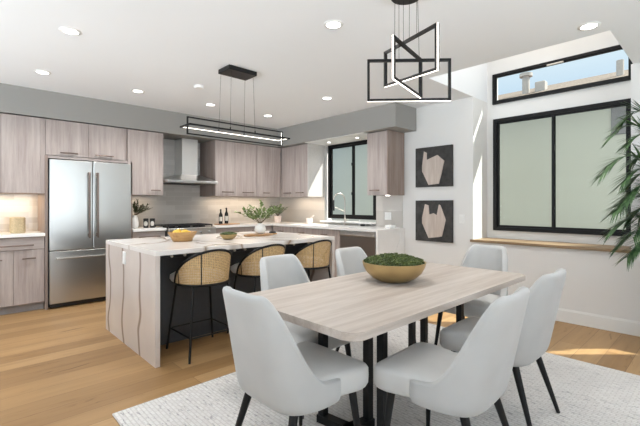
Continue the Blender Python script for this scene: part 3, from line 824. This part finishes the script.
for i, (dx, dy, dz, rz, lab) in enumerate(((-.066, .0, .10, 20, 'lemon at the left side of the wooden bowl'), (.012, -.03, .102, 80, 'lemon in the front middle of the wooden bowl'), (-.018, .055, .105, 140, 'lemon on top at the back of the wooden bowl'), (.066, .025, .085, 50, 'lemon at the right side of the wooden bowl'))):
    if first is None:
        g = G(); pr = [(.001, -.043), (.007, -.038), (.02, -.028), (.028, -.01), (.029, .01), (.021, .027), (.008, .037), (.001, .044)]
        g.lathe(0, 0, pr, 18)
        bmesh.ops.rotate(g.bm, cent=(0, 0, 0), matrix=Matrix.Rotation(R(90), 3, 'X'), verts=g.bm.verts[:])
        first = obj('lemon', g, 'lemon', smooth=180, origin=(0, 0, 0)); o = first
    else:
        o = first.copy(); COL.objects.link(o)
    o.location = (x_ + dx, y_ + dy, ZI + dz - .012); o.rotation_euler = (0, 0, R(rz)); tag(o, lab, 'lemon', 'lemons in the wooden bowl')
t = thing('moss_bowl', 'small gold bowl filled with dark moss in the middle of the island', 'bowl', (2.14, 3.66, ZI))
x_, y_ = 2.14, 3.66
g = G(); g.lathe(x_, y_, [(.001, ZI), (.045, ZI), (.05, ZI + .004), (.075, ZI + .025), (.093, ZI + .055), (.088, ZI + .055), (.07, ZI + .028), (.001, ZI + .012)], 32, cap=False)
obj('bowl', g, 'gold', t, smooth=60)
g = G()
for i in range(260):
    a = random.random() * 2 * PI; r_ = math.sqrt(random.random()) * .085
    p = Vector((x_ + r_ * math.cos(a), y_ + r_ * math.sin(a), ZI + .055 + .02 * (1 - (r_ / .09) ** 2)))
    d = Vector((random.uniform(-1, 1), random.uniform(-1, 1), random.uniform(.2, 1))).normalized(); u = d.orthogonal().normalized(); w_ = d.cross(u); s_ = .009
    vs_ = [g.bm.verts.new(p + q * s_) for q in (u, w_, -u, -w_, d, -d * .5)]
    for k in range(4):
        g.bm.faces.new((vs_[k], vs_[(k + 1) % 4], vs_[4])); g.bm.faces.new((vs_[(k + 1) % 4], vs_[k], vs_[5]))
g.lathe(x_, y_, [(.083, ZI + .04), (.08, ZI + .052), (.04, ZI + .068), (.01, ZI + .072)], 20)
obj('moss', g, 'moss', t)
# board
t = thing('serving_board', 'oval wooden serving board under the white vase on the island', 'board', (2.66, 3.86, ZI))
g = G(); g.lathe(2.66, 3.86, [(.001, ZI), (.15, ZI), (.155, ZI + .004), (.155, ZI + .014), (.15, ZI + .018), (.001, ZI + .018)], 40, sx=1.25, sy=.72, cap=False)
obj('board_plate', g, 'board', t, smooth=40)
obj('board_handle', G().box(2.84, 2.93, 3.845, 3.875, ZI + .003, ZI + .017, .005), 'board', t)
tag(obj('coaster', G().lathe(3.03, 4.08, [(.001, ZI), (.04, ZI), (.045, ZI + .008), (.04, ZI + .02), (.001, ZI + .022)], 20, cap=False), 'darkplastic', smooth=60), 'small dark round dish right of the serving board on the island', 'dish')

def leaf(bm, p, d, up, L, W, fold=.15):
    d = d.normalized(); s_ = d.cross(up)
    if s_.length < 1e-3: s_ = d.orthogonal()
    s_.normalize(); n_ = s_.cross(d).normalized()
    a = bm.verts.new(p); b = bm.verts.new(p + d * L * .45 + s_ * W / 2 + n_ * W * fold); c = bm.verts.new(p + d * L - n_ * L * .12)
    e_ = bm.verts.new(p + d * L * .45 - s_ * W / 2 + n_ * W * fold); m_ = bm.verts.new(p + d * L * .5)
    bm.faces.new((a, b, m_)); bm.faces.new((b, c, m_)); bm.faces.new((c, e_, m_)); bm.faces.new((e_, a, m_))

def sprigs(parent, base, n, length, spread, lf, lw, mat, seed, per=10, stemr=.0025, tilt=None, bush=1.0, zmin=None):
    rnd = random.Random(seed); g = G(); gs = G(); base = Vector(base)
    for i in range(n):
        a = 2 * PI * (i + rnd.random() * .6) / n; s_ = spread * rnd.uniform(.35, 1)
        d = Vector((math.cos(a) * s_, math.sin(a) * s_, 1))
        if tilt: d += Vector(tilt)
        d.normalize(); L = length * rnd.uniform(.7, 1.05); pts = []
        for k in range(7):
            f = k / 6; p = base + d * L * f + Vector((math.cos(a), math.sin(a), 0)) * (s_ * L * .25 * f * f) - Vector((0, 0, 1)) * (.12 * L * f * f)
            pts.append(p)
        gs.tube(pts, stemr, seg=5, radii=[stemr * (1 - .6 * k / 6) for k in range(7)])
        for k in range(per):
            f = .3 + .7 * (k + rnd.random()) / per; q = min(5, int(f * 6)); p = pts[q].lerp(pts[q + 1], f * 6 - q)
            dd = (pts[q + 1] - pts[q]).normalized() + Vector((rnd.uniform(-1, 1), rnd.uniform(-1, 1), rnd.uniform(-.5, .8))) * bush
            leaf(g.bm, p, dd, Vector((rnd.uniform(-.4, .4), rnd.uniform(-.4, .4), 1)), lf * rnd.uniform(.7, 1.2), lw * rnd.uniform(.7, 1.2))
    obj('stems', gs, 'bark', parent, smooth=60)
    obj('foliage', g, mat, parent)
t = thing('vase_plant', 'round white vase of leafy green branches on the serving board', 'vase', (2.70, 3.88, ZI + .0185))
zz = ZI + .0185
g = G(); g.lathe(2.70, 3.88, [(.001, zz), (.04, zz), (.062, zz + .018), (.07, zz + .05), (.06, zz + .085), (.032, zz + .108), (.024, zz + .118), (.026, zz + .124), (.02, zz + .124), (.018, zz + .11), (.001, zz + .1)], 36, cap=False)
obj('vase', g, 'ceramic', t, smooth=180)
sprigs(t, (2.70, 3.88, zz + .11), 15, .34, 1.25, .062, .040, 'leaf', 3, per=15, bush=1.0)

# ------------------------------------------------------------------ counter items
ZC = .9455
t = thing('vase_plant', 'white vase with dark thin sprigs beside the refrigerator', 'vase', (1.95, 5.98, ZC))
g = G(); g.lathe(1.95, 5.98, [(.001, ZC), (.04, ZC), (.055, ZC + .03), (.058, ZC + .09), (.045, ZC + .15), (.03, ZC + .18), (.034, ZC + .19), (.026, ZC + .19), (.001, ZC + .17)], 28, cap=False)
obj('vase', g, 'ceramic', t, smooth=180)
sprigs(t, (1.95, 5.98, ZC + .17), 18, .27, .75, .042, .018, 'darkleaf', 8, per=20, bush=.8, tilt=(.5, -.2, 0))
def canister(x_, y_, label):
    t = thing('canister', label, 'canister', (x_, y_, ZC), group='dark canisters beside the range')
    g = G(); g.lathe(x_, y_, [(.001, ZC), (.033, ZC), (.035, ZC + .003), (.035, ZC + .115), (.001, ZC + .115)], 28, cap=False)
    obj('jar', g, 'darkplastic', t, smooth=40)
    g = G(); g.lathe(x_, y_, [(.036, ZC + .1155), (.036, ZC + .135), (.03, ZC + .14), (.001, ZC + .14)], 28); obj('lid', g, 'darkplastic', t, smooth=40)
    # round pale label wrapped on the side that faces the room
    g = G(); n = 10
    P_ = []
    for i in range(n + 1):
        a = R(-90 - 25 + 0) + R(-50 + 100 * i / n); hh = .036 * math.sqrt(max(.02, 1 - (-1 + 2 * i / n) ** 2))
        P_.append((g.bm.verts.new((x_ + .0362 * math.cos(a), y_ + .0362 * math.sin(a), ZC + .062 - hh)), g.bm.verts.new((x_ + .0362 * math.cos(a), y_ + .0362 * math.sin(a), ZC + .062 + hh))))
    for A_, B_ in zip(P_, P_[1:]): g.bm.faces.new((A_[0], B_[0], B_[1], A_[1]))
    obj('paper_label', g, 'label', t, smooth=180)
canister(2.12, 6.0, 'dark canister with round pale label, nearer the white vase')
canister(2.205, 5.97, 'dark canister with round pale label, nearer the range')
def bottle(x_, y_, h, label):
    t = thing('bottle', label, 'bottle', (x_, y_, ZC + .016), group='dark bottles on the small board')
    z0 = ZC + .016; r_ = .032
    g = G(); g.lathe(x_, y_, [(.001, z0), (r_, z0), (r_, z0 + h * .58), (r_ * .85, z0 + h * .66), (.013, z0 + h * .78), (.012, z0 + h * .95), (.001, z0 + h * .95)], 24, cap=False)
    obj('glass_body', g, 'bottle', t, smooth=60)
    g = G(); g.lathe(x_, y_, [(.0145, z0 + h * .9), (.0145, z0 + h), (.001, z0 + h)], 16); obj('cap', g, 'darkplastic', t, smooth=40)
    g = G(); n = 8; P_ = []
    for i in range(n + 1):
        a = R(-115) + R(-45 + 90 * i / n)
        P_.append([g.bm.verts.new((x_ + (r_ + .0006) * math.cos(a), y_ + (r_ + .0006) * math.sin(a), z0 + zz)) for zz in (h * .18, h * .48)])
    for A_, B_ in zip(P_, P_[1:]): g.bm.faces.new((A_[0], B_[0], B_[1], A_[1]))
    obj('paper_label', g, 'label', t, smooth=180)
bottle(3.36, 6.0, .25, 'shorter dark glass bottle beside the range')
bottle(3.47, 6.0, .275, 'taller dark glass bottle right of the shorter one')
tag(obj('cutting_board', G().box(3.29, 3.68, 5.90, 6.10, ZC, ZC + .015, .005), 'board'), 'small wooden board under the dark bottles', 'board')
t = thing('potted_herb', 'pale pot with grey-green herb in the counter corner', 'plant', (4.52, 5.92, ZC))
g = G(); g.lathe(4.52, 5.92, [(.001, ZC), (.05, ZC), (.062, ZC + .05), (.066, ZC + .11), (.07, ZC + .115), (.07, ZC + .13), (.06, ZC + .13), (.056, ZC + .11), (.001, ZC + .105)], 28, cap=False)
obj('pot', g, 'pinkceramic', t, smooth=60)
sprigs(t, (4.52, 5.92, ZC + .11), 22, .26, .8, .042, .022, 'herb', 12, per=18, bush=.9)
t = thing('mortar_and_pestle', 'blush stone mortar with pestle on the counter left of the sink', 'mortar', (4.62, 5.13, ZC))
g = G(); g.lathe(4.62, 5.13, [(.001, ZC), (.045, ZC), (.05, ZC + .01), (.048, ZC + .02), (.06, ZC + .05), (.062, ZC + .10), (.054, ZC + .10), (.045, ZC + .05), (.001, ZC + .03)], 28, cap=False)
obj('mortar', g, 'pinkceramic', t, smooth=60)
obj('pestle', G().tube([(4.60, 5.14, ZC + .055), (4.64, 5.09, ZC + .12), (4.665, 5.06, ZC + .155)], .011, seg=12, radii=[.016, .010, .013]), 'pinkceramic', t, smooth=60)
t = thing('woven_canister', 'round woven beige canister on the counter left of the refrigerator', 'canister', (.60, 6.0, ZC))
g = G(); pr = [(.001, ZC), (.075, ZC)]
for i in range(15):
    pr += [(.08, ZC + .004 + i * .0125), (.077, ZC + .010 + i * .0125)]
pr += [(.07, ZC + .192), (.001, ZC + .192)]
g.lathe(.60, 6.0, pr, 36, cap=False); obj('basket', g, 'woven', t, smooth=40)
# outlets and the small white device at the counter end
t = thing('wall_outlet', 'white double switch plate on the tile right of the sink window', 'outlet', (4.9, 3.63, 1.05))
obj('plate', G().box(XW - .014, XW - .0085, 3.565, 3.69, 1.055, 1.175, .002), 'plastic', t)
for yy in (3.597, 3.658): obj('rocker', G().box(XW - .018, XW - .0145, yy - .016, yy + .016, 1.08, 1.15, .001), 'trim', t)
t = thing('white_device', 'small rounded white device on the end of the sink counter', 'device', (4.72, 3.46, ZC))
obj('shell', G().box(4.66, 4.79, 3.40, 3.51, ZC, ZC + .045, .012, 3), 'plastic', t, smooth=40)
obj('cord', G().tube([(4.74, 3.40, ZC + .02), (4.76, 3.36, ZC + .008), (4.77, 3.325, ZC + .004), (4.775, 3.322, ZC - .05), (4.79, 3.322, .80), (4.70, 3.322, .66), (4.69, 3.322, .45), (4.71, 3.322, .30)], .003, seg=6), 'plastic', t, smooth=60)
t = thing('light_switch', 'white switch plate on the wall right of the pictures', 'switch', (4.9, 2.435, 1.04))
obj('plate', G().box(XW - .006, XW - .0002, 2.40, 2.47, 1.045, 1.16, .002), 'plastic', t)
obj('rocker', G().box(XW - .009, XW - .0062, 2.42, 2.45, 1.07, 1.135, .001), 'trim', t)

# ------------------------------------------------------------------ pictures
def picture(z0, z1, shapes, label):
    t = thing('wall_art', label, 'picture', (4.9, 2.84, z0), group='pair of black square pictures')
    obj('canvas', G().box(XW - .035, XW - .0005, 2.555, 3.123, z0, z1, .003), 'artblack', t)
    for s_ in shapes:
        poly = [(3.123 - a * .568, z1 - b * (z1 - z0)) for a, b in s_]
        obj('pale_shape', G().prism(poly, XW - .043, XW - .0352, 'x'), 'artpale', t)
picture(1.54, 2.10, [[(.25, .10), (.33, .14), (.33, .32), (.62, .22), (.80, .38), (.72, .72), (.66, .93), (.38, .95), (.20, .60), (.20, .46)]], 'upper black square picture with a pale faceted shape')
picture(.777, 1.35, [[(.28, .09), (.38, .12), (.40, .34), (.52, .31), (.60, .36), (.66, .10), (.70, .12), (.84, .46), (.74, .86), (.66, .88), (.38, .92), (.20, .56), (.20, .42)]], 'lower black square picture with a pale two-pointed shape')

# ------------------------------------------------------------------ ceiling lights
LS = [(0.702, 3.646, 'recessed ceiling light nearest the left edge of the photo, largest on that side'), (0.706, 4.982, 'recessed ceiling light near the grey soffit above the refrigerator, leftmost of its row'), (1.676, 5.01, 'recessed ceiling light in the row along the soffit, above the cabinet left of the hood'),
      (2.152, 2.11, 'recessed ceiling light between the island lamp and the dining pendant'), (3.616, .753, 'recessed ceiling light beside the bay window well'), (3.619, 4.99, 'recessed ceiling light near the corner of the two soffits'),
      (2.637, 4.992, 'recessed ceiling light in the row along the soffit, above the range'), (3.582, 3.633, 'recessed ceiling light close to the soffit over the sink window')]
first = None
def lamp(loc, e, name='downlight_beam', size=.11, c=(1, .98, .95)):
    l = bpy.data.lights.new(name, 'SPOT'); l.energy = e; l.spot_size = R(140); l.spot_blend = .8; l.shadow_soft_size = size; l.color = c
    o = bpy.data.objects.new(name, l); COL.objects.link(o); o.location = loc
    return o
for i, (a, b, lab) in enumerate(LS):
    if first is None:
        t = thing('ceiling_light', lab, 'light', (0, 0, H), group='recessed ceiling lights'); first = t
        g = G(); g.lathe(0, 0, [(.055, -.001), (.055, -.006), (.075, -.004), (.078, 0), (.055, -.0001)], 32, cap=False)
        obj('trim_ring', g, 'trim', t, smooth=60, local=True)
        obj('diffuser', G().lathe(0, 0, [(.001, -.004), (.054, -.004), (.054, -.0005)], 32, cap=False), 'downlight', t, local=True)
    else: t = copy_tree(first)
    t.location = (a, b, H); t['label'] = lab
    lamp((a, b, H - .03), 58)
first = None
for i, (b, lab) in enumerate(((4.687, 'small recessed light above the left pane of the sink window'), (4.054, 'small recessed light above the right pane of the sink window'))):
    if first is None:
        t = thing('soffit_light', lab, 'light', (0, 0, 2.351), group='small lights above the sink'); first = t
        obj('trim_ring', G().lathe(0, 0, [(.03, -.001), (.03, -.005), (.042, -.003), (.044, 0)], 24, cap=False), 'trim', t, smooth=60, local=True)
        obj('diffuser', G().lathe(0, 0, [(.001, -.003), (.029, -.003), (.029, -.0005)], 24, cap=False), 'downlight', t, local=True)
    else: t = copy_tree(first)
    t.location = (4.67, b, 2.3515); t['label'] = lab
    lamp((4.67, b, 2.33), 4, size=.03)
tag(obj('smoke_detector', G().lathe(2.126, 4.302, [(.001, H - .03), (.045, H - .03), (.055, H - .02), (.058, H - .0005), (.001, H - .0005)], 28, cap=False), 'plastic', smooth=40), 'white round smoke detector on the ceiling left of the island lamp', 'smoke detector')

# under cabinet lights (warm)
area('under_cabinet_left', (.4, 6.18, UB - .012), (0, 0, -1), .8, .05, 3.2, (1, .76, .48))
area('under_cabinet_right', (3.85, 6.18, UB - .012), (0, 0, -1), 1.2, .05, 3.0, (1, .80, .58))
area('under_cabinet_corner', (4.75, 5.4, UB - .012), (0, 0, -1), .05, .7, 1.6, (1, .80, .58))
area('under_cabinet_middle', (2.05, 6.18, UB - .012), (0, 0, -1), .4, .05, .8, (1, .80, .58))
tag(obj('under_cabinet_light', G().lathe(4.72, 3.50, [(.001, UB - .008), (.03, UB - .008), (.033, UB - .0005), (.001, UB - .0005)], 20, cap=False), 'downlight'), 'small puck light under the wall cabinet beside the pictures', 'light')

# ------------------------------------------------------------------ pendants
def bar_box(g, p, q, w_, nrm, d_):
    """bar from p to q; width w_ along in-plane normal, depth d_ along nrm"""
    p = Vector(p); q = Vector(q); a = (q - p).normalized(); n_ = Vector(nrm).normalized(); s_ = a.cross(n_).normalized()
    p = p - a * w_ / 2; q = q + a * w_ / 2; vs_ = []
    for c_ in (p, q):
        for u, v_ in ((1, 1), (1, -1), (-1, -1), (-1, 1)): vs_.append(g.bm.verts.new(c_ + s_ * u * w_ / 2 + n_ * v_ * d_ / 2))
    for f in ((3, 2, 1, 0), (4, 5, 6, 7), (0, 1, 5, 4), (1, 2, 6, 5), (2, 3, 7, 6), (3, 0, 4, 7)): g.bm.faces.new([vs_[k] for k in f])
def rect_frame(parent, corners, name, w_, d_, led_inner, led='led', sides=(0, 1, 2, 3)):
    cs = [Vector(c) for c in corners]; ctr = sum(cs, Vector()) / 4; nrm = (cs[1] - cs[0]).cross(cs[2] - cs[1]).normalized()
    g = G()
    for i in range(4): bar_box(g, cs[i], cs[(i + 1) % 4], w_, nrm, d_)
    f = obj(name, g, 'black', parent)
    g = G()
    for i in sides:
        p, q = cs[i], cs[(i + 1) % 4]; a = (q - p).normalized(); s_ = a.cross(nrm).normalized()
        if (ctr - p).dot(s_) < 0: s_ = -s_
        if not led_inner: s_ = -s_
        off = s_ * (w_ / 2 - .0012); sh = a * (w_ / 2 if led_inner else -w_ * .4)
        bar_box(g, p + off + sh, q + off - sh, .004, nrm, d_ * .5)
    obj('led_strip', g, led, f)
    return f
t = thing('island_pendant', 'black linear pendant of two crossed rectangular LED frames above the island', 'lamp', (2.22, 3.6, 2.05))
obj('canopy', G().box(2.01, 2.34, 3.42, 3.64, 2.645, H - .0005, .004), 'black', t)
rect_frame(t, [(1.64, 3.5, 2.055), (2.84, 3.5, 2.055), (2.84, 3.705, 2.055), (1.64, 3.705, 2.055)], 'flat_frame', .014, .016, True, 'led_soft')
rect_frame(t, [(1.66, 3.6, 1.98), (2.81, 3.6, 1.98), (2.81, 3.6, 2.14), (1.66, 3.6, 2.14)], 'upright_frame', .012, .014, True, 'led_soft', (1, 3))
for a, b, c, d in ((2.03, 3.62, 2.05, 3.70), (2.05, 3.45, 2.07, 3.50), (2.32, 3.62, 2.36, 3.70), (2.31, 3.45, 2.37, 3.50)):
    g = G(); g.tube([(a, b, 2.65), (c, d, 2.06)], .0016, seg=5); g.lathe(c, d, [(.006, 2.062), (.006, 2.082), (.002, 2.085)], 8)
    obj('cable', g, 'black', t)

def CW(u, v, zc):
    xc = (u - 320) / 389 * zc; a = R(46.43)
    return Vector((math.cos(a) * zc + math.sin(a) * xc, math.sin(a) * zc - math.cos(a) * xc, 1.3 + (204 - v) / 389 * zc))
t = thing('dining_pendant', 'black pendant of three tumbling rectangular LED frames above the dining table', 'lamp', (2.22, 1.50, 2.0))
obj('canopy', G().lathe(2.171, 1.462, [(.001, H - .035), (.095, H - .035), (.1, H - .03), (.1, H - .0005), (.001, H - .0005)], 40, cap=False), 'black', t, smooth=40)
def quad(pts):
    # planar parallelogram through the first, second and fourth corner
    a, b, d = pts[0], pts[1], pts[3]
    return [a, b, b + (d - a), d]
f1 = [CW(368.5, 61, 2.62), CW(449.5, 60, 2.58), CW(449.5, 99.5, 2.58), CW(368.5, 100.5, 2.62)]
f2 = [CW(385.5, 53, 2.90), CW(437, 24.5, 2.30), CW(437, 69, 2.30), CW(385.5, 86, 2.90)]
f3 = [CW(393.5, 37, 2.50), CW(420.5, 60, 2.78), CW(420.5, 97, 2.78), CW(393.5, 78, 2.50)]
rect_frame(t, f1, 'wide_frame', .016, .022, False, 'led', (1, 2))
rect_frame(t, f2, 'tilted_frame', .016, .022, False)
rect_frame(t, f3, 'small_frame', .016, .022, False)
def lerp_on(a, b, u):   # point on the segment a-b at the image column u as seen when designed
    return a.lerp(b, u)
for k, p in enumerate((f1[0].lerp(f1[1], .38), f1[0].lerp(f1[1], .63), f2[0].lerp(f2[1], .52), f2[0].lerp(f2[1], .66), f3[0].lerp(f3[1], .04), f3[0].lerp(f3[1], .34))):
    a = 2 * PI * k / 6 + .4
    top = Vector((2.171 + .06 * math.cos(a), 1.462 + .06 * math.sin(a), H - .034))
    d = (p - Vector((2.171, 1.462, p.z))); d.z = 0
    if d.length > .092: d = d.normalized() * .092
    top = Vector((2.171 + d.x, 1.462 + d.y, H - .034))
    obj('cable', G().tube([top, p + Vector((0, 0, .005))], .0014, seg=5), 'black', t)

# ------------------------------------------------------------------ palm at the right
t = thing('areca_palm', 'green feathery palm beside the bay window at the right edge', 'plant', (4.42, .12, 0))
px, py = 4.42, .12
g = G(); g.lathe(px, py, [(.001, 0), (.13, 0), (.14, .01), (.17, .34), (.178, .36), (.165, .36), (.155, .33), (.001, .32)], 36, cap=False)
obj('planter', g, 'terracotta', t, smooth=40)
obj('soil', G().lathe(px, py, [(.001, .335), (.152, .33)], 30, cap=False), 'soil', t)
rnd = random.Random(11)
FR = []
frs = [(115, 1.45, 1.20, .42), (105, 1.25, 1.42, .30), (120, 1.30, .80, .35), (110, 1.30, .62, .35), (125, 1.25, .95, .45), (100, 1.15, .50, .35), (95, 1.1, 1.55, .3), (130, 1.1, .70, .45), (118, 1.15, 1.05, .35),
       (90, 1.0, 1.0, .3), (108, 1.05, .85, .3), (122, 1.1, .48, .4), (98, .95, .70, .3), (112, 1.0, 1.3, .25), (80, 1.0, 1.2, .3), (75, .9, .7, .3), (140, 1.0, 1.1, .4), (160, 1.0, .9, .4),
       (20, .8, 1.0, .4), (-60, 1.1, .9, .5), (-120, 1.1, .8, .5), (200, 1.05, .9, .5), (240, 1.1, 1.1, .5), (170, 1.1, .6, .45)]
for i, (az, L, rise, droop) in enumerate(frs):
    a = R(az); g = G(); n = 16; pts = []
    for k in range(n + 1):
        f = k / n
        pts.append(Vector((px + math.cos(a) * (.04 + L * .46 * f ** 1.35), py + math.sin(a) * (.04 + L * .46 * f ** 1.35), .33 + (rise + .45) * math.sin(min(1, f * 1.05) * PI / 2) - droop * f ** 3)))
    pts = [Vector((min(p.x, 4.86), p.y, p.z)) for p in pts]
    g.tube(pts, .006, seg=5, radii=[.008 * (1 - .8 * k / n) for k in range(n + 1)])
    m = 46
    for k in range(m):
        f = .30 + .70 * k / (m - 1); q = min(n - 1, int(f * n)); p = pts[q].lerp(pts[q + 1], f * n - q); tdir = (pts[q + 1] - pts[q]).normalized()
        side = tdir.cross(Vector((0, 0, 1))).normalized()
        ll = .20 * math.sin(PI * min(1, (f - .22) / .9)) ** .6 + .05
        for s_ in (-1, 1):
            d = (side * s_ * .75 + tdir * .75 + Vector((0, 0, rnd.uniform(-.1, .22)))).normalized()
            up = Vector((0, 0, 1)); sd = d.cross(up).normalized(); W = .013
            prev = None
            for j in range(4):
                ff = j / 3; c_ = p + d * ll * ff - Vector((0, 0, ll * .12 * ff * ff)); c_.x = min(c_.x, 4.895)
                w_ = W * (1 - ff) ** .7 * .5 + .0006
                A_ = g.bm.verts.new(c_ + sd * w_); B_ = g.bm.verts.new(c_ - sd * w_)
                if prev: g.bm.faces.new((prev[0], prev[1], B_, A_))
                prev = (A_, B_)
    obj('frond', g, 'palm', t)

# ------------------------------------------------------------------ neighbour outside
t = thing('neighbor_house', 'pale stucco house with shingle roof and white pipes outside the windows', 'house', (8.5, 3, -3))
obj('wall', G().box(7.6, 7.9, -6, 14, -3, 3.02), 'stucco_out', t)
g = G(); g.prism([(7.35, 3.02), (7.35, 3.10), (10.3, 4.12), (13.2, 3.10), (13.2, 3.02)], -6.5, 14.5, 'y')
obj('roof', g, 'roof', t)
obj('vent_pipe', G().tube([(9.2, 3.083, 3.6), (9.2, 3.083, 4.12)], .075, seg=14).tube([(9.2, 3.083, 4.10), (9.2, 3.083, 4.17)], .13, seg=14), 'vent', t, smooth=40)
obj('vent_box', G().box(9.1, 9.3, 2.68, 2.88, 3.6, 3.92, .02), 'vent', t)
obj('vent_pipe', G().tube([(9.2, 1.42, 3.6), (9.2, 1.42, 4.02)], .06, seg=14), 'vent', t, smooth=40)
obj('house_window', G().box(7.57, 7.62, .90, 1.285, 2.39, 2.82, .01), 'ventdark', t)
t = thing('yard', 'pale concrete side yard outside the windows', 'ground', (6.5, 3, -.4))
obj('paving', G().box(5.62, 7.6, -6, 14, -.5, -.3), 'stucco_out', t)
